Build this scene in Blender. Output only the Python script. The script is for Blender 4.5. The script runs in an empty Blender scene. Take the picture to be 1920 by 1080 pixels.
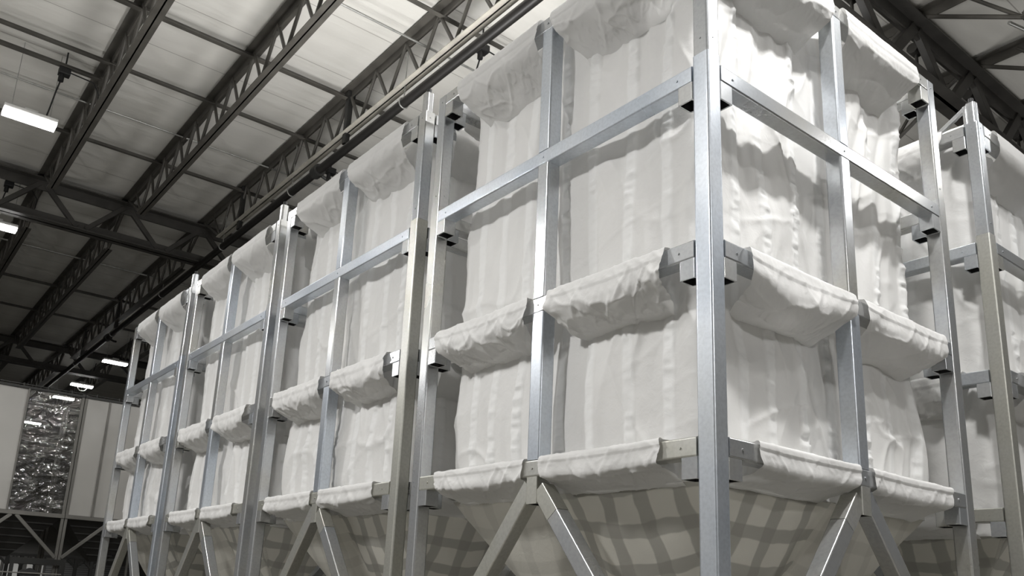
import bpy, math, random
import numpy as np
from mathutils import Vector, Matrix

random.seed(7)
SC = bpy.context.scene
COL = SC.collection
PI = math.pi
# Working unit is the frame tube (0.1 m); heights are counted from the lens, 1.6 m above the floor.
U = 0.1
EYE = 1.6
W = 25.09            # frame width
GAP = 1.79           # gap between frames in the row
GAPR = 6.71          # gap to the row behind
Z0, Z1, Z2, Z3 = 7.62, 17.28, 26.91, 36.5
ZS = 27.36           # post splice
HB, HL, LW = 0.94, 1.0, 0.95
ZF = -16.0           # floor
CEIL = 78.0


def P(x, y, z):
    return (x * U, y * U, z * U + EYE)


# ------------------------------------------------------------------ materials
def new_mat(name):
    m = bpy.data.materials.new(name)
    m.use_nodes = True
    nt = m.node_tree
    b = nt.nodes['Principled BSDF']
    return m, nt, b


def N(nt, kind, **kw):
    n = nt.nodes.new(kind)
    for k, v in kw.items():
        setattr(n, k, v)
    return n


def ramp(nt, stops):
    r = N(nt, 'ShaderNodeValToRGB')
    el = r.color_ramp.elements
    el[0].position, el[0].color = stops[0][0], (*stops[0][1], 1)
    el[1].position, el[1].color = stops[-1][0], (*stops[-1][1], 1)
    for p_, c in stops[1:-1]:
        e = el.new(p_)
        e.color = (*c, 1)
    return r


def steel_mat(name, tones, rough=0.3, metal=0.72):
    m, nt, b = new_mat(name)
    tc = N(nt, 'ShaderNodeTexCoord')
    oi = N(nt, 'ShaderNodeObjectInfo')
    off = N(nt, 'ShaderNodeVectorMath', operation='MULTIPLY_ADD')
    cmb = N(nt, 'ShaderNodeCombineXYZ')
    nt.links.new(oi.outputs['Random'], cmb.inputs[0])
    nt.links.new(oi.outputs['Random'], cmb.inputs[2])
    nt.links.new(cmb.outputs[0], off.inputs[0])
    off.inputs[1].default_value = (37, 0, 53)
    nt.links.new(tc.outputs['Object'], off.inputs[2])
    n1 = N(nt, 'ShaderNodeTexNoise')
    n1.inputs['Scale'].default_value = 1.3
    n1.inputs['Detail'].default_value = 3
    nt.links.new(off.outputs[0], n1.inputs['Vector'])
    r = ramp(nt, tones)
    nt.links.new(n1.outputs['Fac'], r.inputs[0])
    n2 = N(nt, 'ShaderNodeTexNoise')
    n2.inputs['Scale'].default_value = 55
    n2.inputs['Detail'].default_value = 4
    nt.links.new(off.outputs[0], n2.inputs['Vector'])
    mx = N(nt, 'ShaderNodeMix', data_type='RGBA', blend_type='MULTIPLY')
    mx.inputs[0].default_value = 0.35
    nt.links.new(r.outputs[0], mx.inputs[6])
    r2 = ramp(nt, [(0.35, (0.72, 0.72, 0.72)), (0.6, (1, 1, 1))])
    nt.links.new(n2.outputs['Fac'], r2.inputs[0])
    nt.links.new(r2.outputs[0], mx.inputs[7])
    nt.links.new(mx.outputs[2], b.inputs['Base Color'])
    mr = N(nt, 'ShaderNodeMapRange')
    mr.inputs['To Min'].default_value = rough - 0.07
    mr.inputs['To Max'].default_value = rough + 0.12
    nt.links.new(n1.outputs['Fac'], mr.inputs[0])
    nt.links.new(mr.outputs[0], b.inputs['Roughness'])
    bm = N(nt, 'ShaderNodeBump')
    bm.inputs['Strength'].default_value = 0.05
    bm.inputs['Distance'].default_value = 0.01
    nt.links.new(n1.outputs['Fac'], bm.inputs['Height'])
    nt.links.new(bm.outputs[0], b.inputs['Normal'])
    b.inputs['Metallic'].default_value = metal
    return m


STEEL = steel_mat('galvanized_steel', [(0.3, (0.56, 0.60, 0.645)), (0.52, (0.61, 0.62, 0.625)), (0.72, (0.57, 0.56, 0.50))], 0.22)
STEEL_OLIVE = steel_mat('galvanized_steel_olive', [(0.3, (0.60, 0.60, 0.575)), (0.55, (0.55, 0.545, 0.49)), (0.75, (0.60, 0.60, 0.595))], 0.34)  # olive tone: mostly reflections painted into the zinc colour
STEEL_BLUE = steel_mat('galvanized_steel_blue', [(0.3, (0.56, 0.62, 0.70)), (0.55, (0.66, 0.70, 0.75)), (0.75, (0.58, 0.60, 0.60))], 0.28)


def simple_mat(name, col, rough=0.6, metal=0.0, noise=0.0, scale=8.0, emit=None):
    m, nt, b = new_mat(name)
    b.inputs['Roughness'].default_value = rough
    b.inputs['Metallic'].default_value = metal
    tc = N(nt, 'ShaderNodeTexCoord')
    n1 = N(nt, 'ShaderNodeTexNoise')
    n1.inputs['Scale'].default_value = scale
    n1.inputs['Detail'].default_value = 4
    nt.links.new(tc.outputs['Object'], n1.inputs['Vector'])
    a = tuple(c * (1 - noise) for c in col)
    c2 = tuple(min(1, c * (1 + noise)) for c in col)
    r = ramp(nt, [(0.3, a), (0.7, c2)])
    nt.links.new(n1.outputs['Fac'], r.inputs[0])
    nt.links.new(r.outputs[0], b.inputs['Base Color'])
    if emit:
        b.inputs['Emission Color'].default_value = (1, 0.99, 0.96, 1)
        b.inputs['Emission Strength'].default_value = emit
    return m


DARK = simple_mat('dark_painted_steel', (0.055, 0.052, 0.047), 0.5, 0.0, 0.25, 3)
JOIST = simple_mat('grey_painted_joist', (0.085, 0.08, 0.07), 0.45, 0.0, 0.25, 3)
JOIST_PALE = simple_mat('pale_painted_joist', (0.46, 0.44, 0.385), 0.45, 0.0, 0.2, 3)
PIPE = simple_mat('dark_pipe_paint', (0.016, 0.015, 0.014), 0.4, 0.0, 0.2, 3)
ROD = simple_mat('zinc_rod', (0.42, 0.42, 0.4), 0.4, 0.6, 0.15, 12)
BLACK = simple_mat('black_rubber', (0.012, 0.012, 0.012), 0.55, 0.0, 0.3, 20)
GAP_DARK = simple_mat('tube_inside', (0.02, 0.02, 0.02), 0.8, 0.0, 0.3, 10)
PANEL = simple_mat('white_panel', (0.42, 0.41, 0.385), 0.3, 0.0, 0.06, 0.9)
HOP_GREY = simple_mat('grey_hopper_sheet', (0.028, 0.027, 0.025), 0.6, 0.0, 0.2, 2)
FRAME_GREY = simple_mat('far_frame_steel', (0.17, 0.165, 0.15), 0.5, 0.3, 0.15, 2)
FRAME_DARK = simple_mat('far_dark_steel', (0.03, 0.03, 0.028), 0.5, 0.2, 0.2, 2)
LIGHT_ON = simple_mat('lit_diffuser', (1, 1, 1), 0.5, 0.0, 0.0, 1, emit=14)
WHITE_PAINT = simple_mat('white_fixture_paint', (0.75, 0.75, 0.73), 0.4, 0.0, 0.05, 4)


def fabric_mat(name, col=(0.79, 0.785, 0.77), trans=0.16, bump=0.35, bands=None, faint=False, strap=False):
    m, nt, b = new_mat(name)
    out = nt.nodes['Material Output']
    b.inputs['Roughness'].default_value = 0.55
    b.inputs['Specular IOR Level'].default_value = 0.35
    tc = N(nt, 'ShaderNodeTexCoord')
    n1 = N(nt, 'ShaderNodeTexNoise')
    n1.inputs['Scale'].default_value = 14
    n1.inputs['Detail'].default_value = 5
    n1.inputs['Roughness'].default_value = 0.55
    n1.inputs['Distortion'].default_value = 0.6
    nt.links.new(tc.outputs['Object'], n1.inputs['Vector'])
    n2 = N(nt, 'ShaderNodeTexNoise')
    n2.inputs['Scale'].default_value = 2.2
    n2.inputs['Detail'].default_value = 3
    nt.links.new(tc.outputs['Object'], n2.inputs['Vector'])
    cr = ramp(nt, [(0.3, tuple(c * 0.93 for c in col)), (0.7, col)])
    nt.links.new(n2.outputs['Fac'], cr.inputs[0])
    colour = cr.outputs[0]
    if strap:
        at = N(nt, 'ShaderNodeAttribute', attribute_name='strap')
        mxs = N(nt, 'ShaderNodeMix', data_type='RGBA')
        nt.links.new(at.outputs['Fac'], mxs.inputs[0])
        nt.links.new(colour, mxs.inputs[6])
        mxs.inputs[7].default_value = (0.80, 0.80, 0.79, 1)
        colour = mxs.outputs[2]
    if bands:
        uv = N(nt, 'ShaderNodeUVMap')
        sep = N(nt, 'ShaderNodeSeparateXYZ')
        dn = N(nt, 'ShaderNodeTexNoise')
        dn.inputs['Scale'].default_value = 0.35
        dn.inputs['Detail'].default_value = 2
        nt.links.new(uv.outputs[0], dn.inputs['Vector'])
        add = N(nt, 'ShaderNodeVectorMath', operation='MULTIPLY_ADD')
        nt.links.new(dn.outputs['Color'], add.inputs[0])
        add.inputs[1].default_value = (0.9, 0.9, 0)
        nt.links.new(uv.outputs[0], add.inputs[2])
        nt.links.new(add.outputs[0], sep.inputs[0])
        masks = []
        for i, period in ((0, bands[0]), (1, bands[1])):
            d = N(nt, 'ShaderNodeMath', operation='DIVIDE')
            nt.links.new(sep.outputs[i], d.inputs[0])
            d.inputs[1].default_value = period
            f = N(nt, 'ShaderNodeMath', operation='FRACT')
            nt.links.new(d.outputs[0], f.inputs[0])
            s = N(nt, 'ShaderNodeMapRange', interpolation_type='SMOOTHSTEP')
            s.inputs['From Min'].default_value = 0.36
            s.inputs['From Max'].default_value = 0.41
            s.inputs['To Min'].default_value = 1
            s.inputs['To Max'].default_value = 0
            nt.links.new(f.outputs[0], s.inputs[0])
            s2 = N(nt, 'ShaderNodeMapRange', interpolation_type='SMOOTHSTEP')
            s2.inputs['From Min'].default_value = 0.0
            s2.inputs['From Max'].default_value = 0.05
            nt.links.new(f.outputs[0], s2.inputs[0])
            mm = N(nt, 'ShaderNodeMath', operation='MULTIPLY')
            nt.links.new(s.outputs[0], mm.inputs[0])
            nt.links.new(s2.outputs[0], mm.inputs[1])
            masks.append(mm)
        ad = N(nt, 'ShaderNodeMath', operation='ADD')
        nt.links.new(masks[0].outputs[0], ad.inputs[0])
        nt.links.new(masks[1].outputs[0], ad.inputs[1])
        k = (0.10, 0.18) if faint else (0.36, 0.46)  # doubled straps darkened as if backlit; faint copy paints in weaker backlight
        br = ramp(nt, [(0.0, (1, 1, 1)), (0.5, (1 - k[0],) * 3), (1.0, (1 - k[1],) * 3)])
        hf = N(nt, 'ShaderNodeMath', operation='MULTIPLY')
        nt.links.new(ad.outputs[0], hf.inputs[0])
        hf.inputs[1].default_value = 0.5
        nt.links.new(hf.outputs[0], br.inputs[0])
        mx = N(nt, 'ShaderNodeMix', data_type='RGBA', blend_type='MULTIPLY')
        mx.inputs[0].default_value = 1
        nt.links.new(colour, mx.inputs[6])
        nt.links.new(br.outputs[0], mx.inputs[7])
        colour = mx.outputs[2]
    nt.links.new(colour, b.inputs['Base Color'])
    bp = N(nt, 'ShaderNodeBump')
    bp.inputs['Strength'].default_value = bump
    bp.inputs['Distance'].default_value = 0.012
    nt.links.new(n1.outputs['Fac'], bp.inputs['Height'])
    nt.links.new(bp.outputs[0], b.inputs['Normal'])
    tr = N(nt, 'ShaderNodeBsdfTranslucent')
    nt.links.new(colour, tr.inputs['Color'])
    ms = N(nt, 'ShaderNodeMixShader')
    ms.inputs[0].default_value = trans
    nt.links.new(b.outputs[0], ms.inputs[1])
    nt.links.new(tr.outputs[0], ms.inputs[2])
    nt.links.new(ms.outputs[0], out.inputs['Surface'])
    return m


FABRIC = fabric_mat('white_bag_fabric', (0.755, 0.75, 0.735), strap=True)
FABRIC_SLEEVE = fabric_mat('white_sleeve_fabric', trans=0.16)
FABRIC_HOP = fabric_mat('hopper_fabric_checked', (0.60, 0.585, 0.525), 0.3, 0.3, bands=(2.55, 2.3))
FABRIC_HOP_FAINT = fabric_mat('hopper_fabric_weak_backlight', (0.57, 0.555, 0.50), 0.3, 0.4, bands=(2.55, 2.3), faint=True)


def ceiling_mat():
    m, nt, b = new_mat('white_ceiling_liner')
    tc = N(nt, 'ShaderNodeTexCoord')
    mp = N(nt, 'ShaderNodeMapping')
    mp.inputs['Scale'].default_value = (3.2, 0.22, 1)
    nt.links.new(tc.outputs['Object'], mp.inputs['Vector'])
    n1 = N(nt, 'ShaderNodeTexNoise')
    n1.inputs['Scale'].default_value = 1.0
    n1.inputs['Detail'].default_value = 6
    n1.inputs['Roughness'].default_value = 0.6
    nt.links.new(mp.outputs[0], n1.inputs['Vector'])
    n3 = N(nt, 'ShaderNodeTexNoise')
    n3.inputs['Scale'].default_value = 0.5
    n3.inputs['Detail'].default_value = 3
    nt.links.new(tc.outputs['Object'], n3.inputs['Vector'])
    r = ramp(nt, [(0.3, (0.66, 0.645, 0.60)), (0.7, (0.80, 0.785, 0.74))])
    mixf = N(nt, 'ShaderNodeMath', operation='MULTIPLY_ADD')
    nt.links.new(n1.outputs['Fac'], mixf.inputs[0])
    mixf.inputs[1].default_value = 0.5
    hf = N(nt, 'ShaderNodeMath', operation='MULTIPLY')
    nt.links.new(n3.outputs['Fac'], hf.inputs[0])
    hf.inputs[1].default_value = 0.5
    nt.links.new(hf.outputs[0], mixf.inputs[2])
    nt.links.new(mixf.outputs[0], r.inputs[0])
    # thin seams that run across the joists
    sep = N(nt, 'ShaderNodeSeparateXYZ')
    nt.links.new(tc.outputs['Object'], sep.inputs[0])
    fr = N(nt, 'ShaderNodeMath', operation='FRACT')
    dv = N(nt, 'ShaderNodeMath', operation='DIVIDE')
    nt.links.new(sep.outputs[0], dv.inputs[0])
    dv.inputs[1].default_value = 1.22
    nt.links.new(dv.outputs[0], fr.inputs[0])
    ls = N(nt, 'ShaderNodeMath', operation='LESS_THAN')
    nt.links.new(fr.outputs[0], ls.inputs[0])
    ls.inputs[1].default_value = 0.012
    mx = N(nt, 'ShaderNodeMix', data_type='RGBA')
    nt.links.new(ls.outputs[0], mx.inputs[0])
    nt.links.new(r.outputs[0], mx.inputs[6])
    mx.inputs[7].default_value = (0.42, 0.40, 0.37, 1)
    nt.links.new(mx.outputs[2], b.inputs['Base Color'])
    b.inputs['Roughness'].default_value = 0.5
    bp = N(nt, 'ShaderNodeBump')
    bp.inputs['Strength'].default_value = 0.5
    bp.inputs['Distance'].default_value = 0.05
    nt.links.new(n1.outputs['Fac'], bp.inputs['Height'])
    nt.links.new(bp.outputs[0], b.inputs['Normal'])
    return m


CEILING = ceiling_mat()
FLOOR = simple_mat('polished_concrete', (0.13, 0.124, 0.108), 0.35, 0.0, 0.15, 0.8)
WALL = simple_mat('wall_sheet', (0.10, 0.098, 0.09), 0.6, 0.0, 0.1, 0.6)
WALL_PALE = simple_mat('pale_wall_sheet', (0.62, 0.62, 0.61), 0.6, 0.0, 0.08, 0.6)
DOORW = simple_mat('pale_dock_door', (0.85, 0.85, 0.82), 0.5, 0.0, 0.03, 1)


def ribbed_mat():
    m, nt, b = new_mat('grey_ribbed_sheet')
    tc = N(nt, 'ShaderNodeTexCoord')
    wv = N(nt, 'ShaderNodeTexWave', bands_direction='Z')
    wv.inputs['Scale'].default_value = 2.2
    wv.inputs['Distortion'].default_value = 0.2
    nt.links.new(tc.outputs['Object'], wv.inputs['Vector'])
    r = ramp(nt, [(0.1, (0.10, 0.10, 0.10)), (0.8, (0.2, 0.2, 0.195))])
    nt.links.new(wv.outputs['Fac'], r.inputs[0])
    nt.links.new(r.outputs[0], b.inputs['Base Color'])
    return m


RIBBED = ribbed_mat()


def film_mat():
    m, nt, b = new_mat('clear_wavy_film')
    out = nt.nodes['Material Output']
    tc = N(nt, 'ShaderNodeTexCoord')
    mp = N(nt, 'ShaderNodeMapping')
    mp.inputs['Scale'].default_value = (1, 1.5, 2.4)
    nt.links.new(tc.outputs['Object'], mp.inputs['Vector'])
    n1 = N(nt, 'ShaderNodeTexNoise')
    n1.inputs['Scale'].default_value = 1.6
    n1.inputs['Detail'].default_value = 3
    n1.inputs['Distortion'].default_value = 1.2
    nt.links.new(mp.outputs[0], n1.inputs['Vector'])
    bp = N(nt, 'ShaderNodeBump')
    bp.inputs['Strength'].default_value = 0.9
    bp.inputs['Distance'].default_value = 0.08
    nt.links.new(n1.outputs['Fac'], bp.inputs['Height'])
    gl = N(nt, 'ShaderNodeBsdfGlossy')
    gl.inputs['Roughness'].default_value = 0.06
    gl.inputs['Color'].default_value = (0.9, 0.9, 0.9, 1)
    nt.links.new(bp.outputs[0], gl.inputs['Normal'])
    tp = N(nt, 'ShaderNodeBsdfTransparent')
    tp.inputs['Color'].default_value = (0.8, 0.8, 0.8, 1)
    df = N(nt, 'ShaderNodeBsdfDiffuse')
    df.inputs['Color'].default_value = (0.09, 0.088, 0.08, 1)
    m1 = N(nt, 'ShaderNodeMixShader')
    m1.inputs[0].default_value = 0.22
    nt.links.new(tp.outputs[0], m1.inputs[1])
    nt.links.new(gl.outputs[0], m1.inputs[2])
    m2 = N(nt, 'ShaderNodeMixShader')
    m2.inputs[0].default_value = 0.16
    nt.links.new(m1.outputs[0], m2.inputs[1])
    nt.links.new(df.outputs[0], m2.inputs[2])
    nt.links.new(m2.outputs[0], out.inputs['Surface'])
    return m


FILM = film_mat()


# ------------------------------------------------------------------ mesh helpers
class MB:
    """Collects tubes, boxes and sheets; build() links them as one mesh object. Coordinates in tube units."""

    def __init__(s):
        s.v, s.f, s.sm, s.mi = [], [], [], []

    def quad(s, a, b, c, d, sm=False):
        i = len(s.v)
        s.v += [tuple(a), tuple(b), tuple(c), tuple(d)]
        s.f.append((i, i + 1, i + 2, i + 3))
        s.sm.append(sm)

    def tube(s, p0, p1, w, h, up=(0, 0, 1), r=0.12, open0=False, open1=False, wall=0.09, seg=3):
        """Square tube with rounded corners from p0 to p1; w along the side axis, h along up."""
        p0, p1 = Vector(p0), Vector(p1)
        d = (p1 - p0).normalized()
        up = Vector(up)
        sx = d.cross(up)
        if sx.length < 1e-4:
            up = Vector((1, 0, 0))
            sx = d.cross(up)
        sx.normalize()
        uy = sx.cross(d).normalized()
        prof = []
        for k, (cx, cy) in enumerate(((1, 1), (-1, 1), (-1, -1), (1, -1))):
            for j in range(seg + 1):
                a = k * PI / 2 + j * PI / 2 / seg
                prof.append((cx * (w / 2 - r) + r * math.cos(a), cy * (h / 2 - r) + r * math.sin(a)))
        n = len(prof)

        def ring(p, sc=0.0):
            i = len(s.v)
            for a, b in prof:
                fa = a * (1 - 2 * sc / w)
                fb = b * (1 - 2 * sc / h)
                q = p + sx * fa + uy * fb
                s.v.append(tuple(q))
            return i
        a, b = ring(p0), ring(p1)
        for k in range(n):
            k2 = (k + 1) % n
            s.f.append((a + k, a + k2, b + k2, b + k))
            s.sm.append((k % (seg + 1)) != seg)
        for p, op, flip, inn in ((p0, open0, True, d), (p1, open1, False, -d)):
            if not op:
                i = ring(p)
                idx = list(range(i, i + n))
                s.f.append(tuple(idx[::-1] if flip else idx))
                s.sm.append(False)
            else:
                o_ = ring(p)
                i_ = ring(p, wall)
                dpt = ring(p + inn * 0.85 * (p1 - p0).length, wall)
                for k in range(n):
                    k2 = (k + 1) % n
                    s.f.append((o_ + k, o_ + k2, i_ + k2, i_ + k))
                    s.sm.append(False)
                    s.f.append((i_ + k, i_ + k2, dpt + k2, dpt + k))
                    s.sm.append(False)
                    s.mi.append((len(s.f) - 1, 1))
                s.f.append(tuple(range(dpt, dpt + n)))
                s.sm.append(False)
                s.mi.append((len(s.f) - 1, 1))

    def box(s, x0, y0, z0, x1, y1, z1):
        c = [(x, y, z) for x in (x0, x1) for y in (y0, y1) for z in (z0, z1)]
        for q in ((0, 1, 3, 2), (4, 6, 7, 5), (0, 4, 5, 1), (2, 3, 7, 6), (0, 2, 6, 4), (1, 5, 7, 3)):
            s.quad(*[c[i] for i in q])

    def rod(s, p0, p1, r, seg=10, cap=True):
        p0, p1 = Vector(p0), Vector(p1)
        d = (p1 - p0).normalized()
        a = d.orthogonal().normalized()
        b = d.cross(a)
        i = len(s.v)
        for p in (p0, p1):
            for k in range(seg):
                t = 2 * PI * k / seg
                s.v.append(tuple(p + (a * math.cos(t) + b * math.sin(t)) * r))
        for k in range(seg):
            k2 = (k + 1) % seg
            s.f.append((i + k, i + k2, i + seg + k2, i + seg + k))
            s.sm.append(True)
        if cap:
            for p, fl in ((p0, 1), (p1, 0)):
                j = len(s.v)
                for k in range(seg):
                    t = 2 * PI * k / seg
                    s.v.append(tuple(p + (a * math.cos(t) + b * math.sin(t)) * r))
                idx = list(range(j, j + seg))
                s.f.append(tuple(idx[::-1] if fl else idx))
                s.sm.append(False)

    def path(s, pts, r, seg=8):
        for a, b in zip(pts[:-1], pts[1:]):
            s.rod(a, b, r, seg, True)

    def angle(s, p0, p1, up, a=1.0, t=0.14, flip=1):
        """Rolled steel angle: a flat leg and an upright leg."""
        p0, p1, up = Vector(p0), Vector(p1), Vector(up).normalized()
        d = (p1 - p0).normalized()
        sx = d.cross(up).normalized() * flip
        for (wx, wy, ox, oy) in ((a, t, a / 2, 0), (t, a, t / 2, a / 2 * 1.0)):
            s.tube(p0 + sx * ox + up * oy, p1 + sx * ox + up * oy, wx, wy, up, r=0.02, seg=1)

    def build(s, name, mats, parent=None, base=(0, 0, 0)):
        me = bpy.data.meshes.new(name)
        bx, by, bz = base
        v = [((x - bx) * U, (y - by) * U, (z - bz) * U) for x, y, z in s.v]
        me.from_pydata(v, [], s.f)
        me.polygons.foreach_set('use_smooth', s.sm)
        if not isinstance(mats, (list, tuple)):
            mats = [mats, GAP_DARK]
        for m in mats:
            me.materials.append(m)
        for i, k in s.mi:
            me.polygons[i].material_index = k
        me.update()
        return link(name, me, parent, base)


def link(name, me, parent=None, base=(0, 0, 0)):
    o = bpy.data.objects.new(name, me)
    COL.objects.link(o)
    if parent is not None:
        o.parent = parent
    else:
        o.location = P(*base)
    return o


def thing(name, label, cat, base=(0, 0, 0), group=None):
    o = bpy.data.objects.new(name, None)
    COL.objects.link(o)
    o.empty_display_size = 0.2
    o.location = P(*base)
    return tag(o, label, cat, group)


def tag(o, label, cat, group=None, kind=None):
    o['label'] = label
    o['category'] = cat
    if group:
        o['group'] = group
    if kind:
        o['kind'] = kind
    return o


def structure(o, label=None, cat=None):
    o['kind'] = 'structure'
    if label:
        o['label'] = label
        o['category'] = cat
    return o


def copy_tree(o, parent=None):
    c = o.copy()
    COL.objects.link(c)
    if parent is not None:
        c.parent = parent
    for ch in list(o.children):
        copy_tree(ch, c)
    return c


# ------------------------------------------------------------------ silo frame (local origin: front right outer corner at floor)
def side(k, t, o, z):
    """Point on side k (0 front, 1 right, 2 back, 3 left): t along the face, o inward from the outer plane."""
    if k == 0:
        return (-t, o, z)
    if k == 1:
        return (-o, t, z)
    if k == 2:
        return (-t, W - o, z)
    return (-W + o, t, z)


BASE = (0, 0, ZF)


def make_frame():
    root = thing('support_rack', '', 'silo rack', BASE)
    corners = [(-0.5, 0.5), (-W + 0.5, 0.5), (-W + 0.5, W - 0.5), (-0.5, W - 0.5)]
    for ci, (cx, cy) in enumerate(corners):
        m = MB()
        m.tube((cx, cy, ZF + 0.15), (cx, cy, ZS), 1.0, 1.0, (0, 1, 0))
        m.box(cx - 0.9, cy - 0.9, ZF, cx + 0.9, cy + 0.9, ZF + 0.15)
        post = m.build('corner_post', STEEL_BLUE if ci == 0 else STEEL, root, BASE)
        m = MB()
        m.tube((cx, cy, ZS + 0.02), (cx, cy, Z3), 0.95, 0.95, (0, 1, 0))
        for dz in (0.9, Z3 - ZS - 0.5):
            for dx, dy in ((0, -0.5), (0.5, 0)):
                m.rod((cx + dx * 0.9, cy + dy * 0.9, ZS + dz), (cx + dx * 1.02, cy + dy * 1.02, ZS + dz), 0.06, 8)
        m.build('upper_post', STEEL, post, BASE)
        dxs = 1 if cx < -5 else -1
        dys = 1 if cy < 5 else -1
        for z in (Z0, Z1, Z2, Z3):
            zt = z - HB
            for (ax, ay) in ((cx + dxs * (0.5 + LW / 2), cy), (cx, cy + dys * (0.5 + LW / 2))):
                m = MB()
                m.tube((ax, ay, zt - HL), (ax, ay, zt), LW, 1.0, (0, 1, 0), r=0.06, open0=True)
                m.build('bracket_tube', STEEL, post, BASE)
    # beams, middle posts
    for k in range(4):
        ax = (1, 0, 0) if k in (0, 2) else (0, 1, 0)
        for li, z in enumerate((Z0, Z1, Z2, Z3)):
            m = MB()
            a = side(k, 1.06, 0.5, z - HB / 2)
            b = side(k, W - 1.06, 0.5, z - HB / 2)
            m.tube(a, b, 1.0, HB, (0, 0, 1), r=0.09)
            for t in (2.0, W / 2, W - 2.0):
                m.rod(side(k, t, 0.02, z - HB / 2), side(k, t, -0.05, z - HB / 2), 0.07, 8)
            mt = STEEL
            if li == 0 and k == 0:
                mt = STEEL_OLIVE
            if li == 2 and k == 0:
                mt = STEEL_BLUE
            m.build('beam', mt, root, BASE)
        for za, zb, mt in ((Z0, Z1 - HB, STEEL_BLUE), (Z1, Z2 - HB, STEEL), (Z2, Z3 - HB, STEEL_BLUE)):
            m = MB()
            m.tube(side(k, W / 2, 0.5, za), side(k, W / 2, 0.5, zb), 1.0, 1.0, (0, 1, 0))
            m.build('middle_post', mt, root, BASE)
        # inverted V under the lowest beam
        m = MB()
        zb = Z0 - HB
        m.tube(side(k, W / 2, 0.5, zb), side(k, W / 2, 0.5, zb - 1.5), 0.9, 0.98, (0, 1, 0) if k in (0, 2) else (1, 0, 0), r=0.06, open1=True)
        sl = Vector((0.64, -0.768))
        for sg in (-1, 1):
            st = Vector((W / 2 + sg * 0.5, zb - 0.7))
            if sg < 0:
                en = st + Vector((sg * sl.x, sl.y)) * 1.9
                m.tube(side(k, st.x, 0.5, st.y), side(k, en.x, 0.5, en.y), 1.0, 0.9, (1, 0, 0) if k in (1, 3) else (0, 1, 0), r=0.06)
        m.build('brace_head', STEEL_OLIVE, root, BASE)
        for sg in (-1, 1):
            st = Vector((W / 2 + sg * 0.5, zb - 0.7)) + Vector((sg * sl.x, sl.y)) * (1.93 if sg < 0 else -0.3)
            tx = 1.0 if sg < 0 else W - 1.0
            L = (tx - st.x) / (sg * sl.x)
            en = st + Vector((sg * sl.x, sl.y)) * L
            m = MB()
            m.tube(side(k, st.x, 0.5, st.y), side(k, en.x, 0.5, en.y), 0.98, 0.9, (1, 0, 0) if k in (1, 3) else (0, 1, 0), r=0.08)
            m.build('diagonal_brace', STEEL if sg < 0 or k != 0 else STEEL_OLIVE, root, BASE)
    # spigot on the front right post
    m = MB()
    m.tube((-0.5, 0.5, Z3), (-0.5, 0.5, Z3 + 1.75), 0.72, 0.72, (0, 1, 0), r=0.2)
    sp = m.build('lifting_spigot', STEEL, root, BASE)
    m = MB()
    m.rod((-0.5, 0.5, Z3 + 1.75), (-0.5, 0.5, Z3 + 2.2), 0.2, 10)
    m.build('bolt', BLACK, sp, BASE)
    return root


STEP = -(W + GAP)
ORI = [(0, 0), (STEP, 0), (2 * STEP, 0), (3 * STEP, 0), (0, W + GAPR)]
FRAME_LABELS = [
    'galvanized square tube silo frame nearest the camera, its corner post right of centre',
    'galvanized silo frame second along the row, left of the nearest white silo',
    'galvanized silo frame third along the row, between the second and the far end one',
    'galvanized silo frame farthest along the row, beside the white panel silos',
    'galvanized silo frame behind the nearest one, cut off by the right photo edge']
frames = [make_frame()]
for ox, oy in ORI[1:]:
    c = copy_tree(frames[0])
    c.location = P(ox, oy, ZF)
    frames.append(c)
for f, l in zip(frames, FRAME_LABELS):
    f['label'] = l
    f['category'] = 'silo rack'
    f['group'] = 'galvanized frames of the fabric silos'
for f, mt in ((frames[1], STEEL_OLIVE), (frames[2], STEEL), (frames[4], STEEL_OLIVE)):
    p0 = [c for c in f.children if c.name.startswith('corner_post')][0]
    p0.material_slots[0].link = 'OBJECT'
    p0.material_slots[0].material = mt
# strut on the right hand frame, from its top beam up to the spigot
m = MB()
m.tube((-3.3, 0.45, Z3 + 0.1), (-0.75, 0.45, Z3 + 1.65), 0.32, 0.32, (0, 1, 0), r=0.04)
m.tube((-0.98, 0.45, Z3), (-0.98, 0.45, Z3 + 1.7), 0.25, 0.3, (0, 1, 0), r=0.04)
m.tube((-3.6, 0.45, Z3 + 0.12), (-1.0, 0.45, Z3 + 0.12), 0.3, 0.2, (0, 0, 1), r=0.04)
m.build('spigot_strut', STEEL, frames[4], BASE)


# ------------------------------------------------------------------ fabric
def hash2(i, j, seed):
    h = (i.astype(np.int64) * 374761393 + j.astype(np.int64) * 668265263 + seed * 1274126177) & 0xffffffff
    h = ((h ^ (h >> 13)) * 1274126177) & 0xffffffff
    h = h ^ (h >> 16)
    return (h & 0xffff) / 32767.5 - 1.0


def vn(x, y, seed=0):
    x, y = np.broadcast_arrays(np.asarray(x, float), np.asarray(y, float))
    i, j = np.floor(x), np.floor(y)
    fx, fy = x - i, y - j
    fx = fx * fx * fx * (fx * (fx * 6 - 15) + 10)
    fy = fy * fy * fy * (fy * (fy * 6 - 15) + 10)
    a, b = hash2(i, j, seed), hash2(i + 1, j, seed)
    c, d = hash2(i, j + 1, seed), hash2(i + 1, j + 1, seed)
    return (a + (b - a) * fx) * (1 - fy) + (c + (d - c) * fx) * fy


def fbm(x, y, seed=0, oct=4, gain=0.5):
    s, a = 0, 1
    for k in range(oct):
        s = s + a * vn(x * 2 ** k, y * 2 ** k, seed + 17 * k)
        a *= gain
    return s


def ridge(x, y, seed=0, p=3.0):
    return (1 - np.abs(vn(x, y, seed))) ** p


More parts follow.
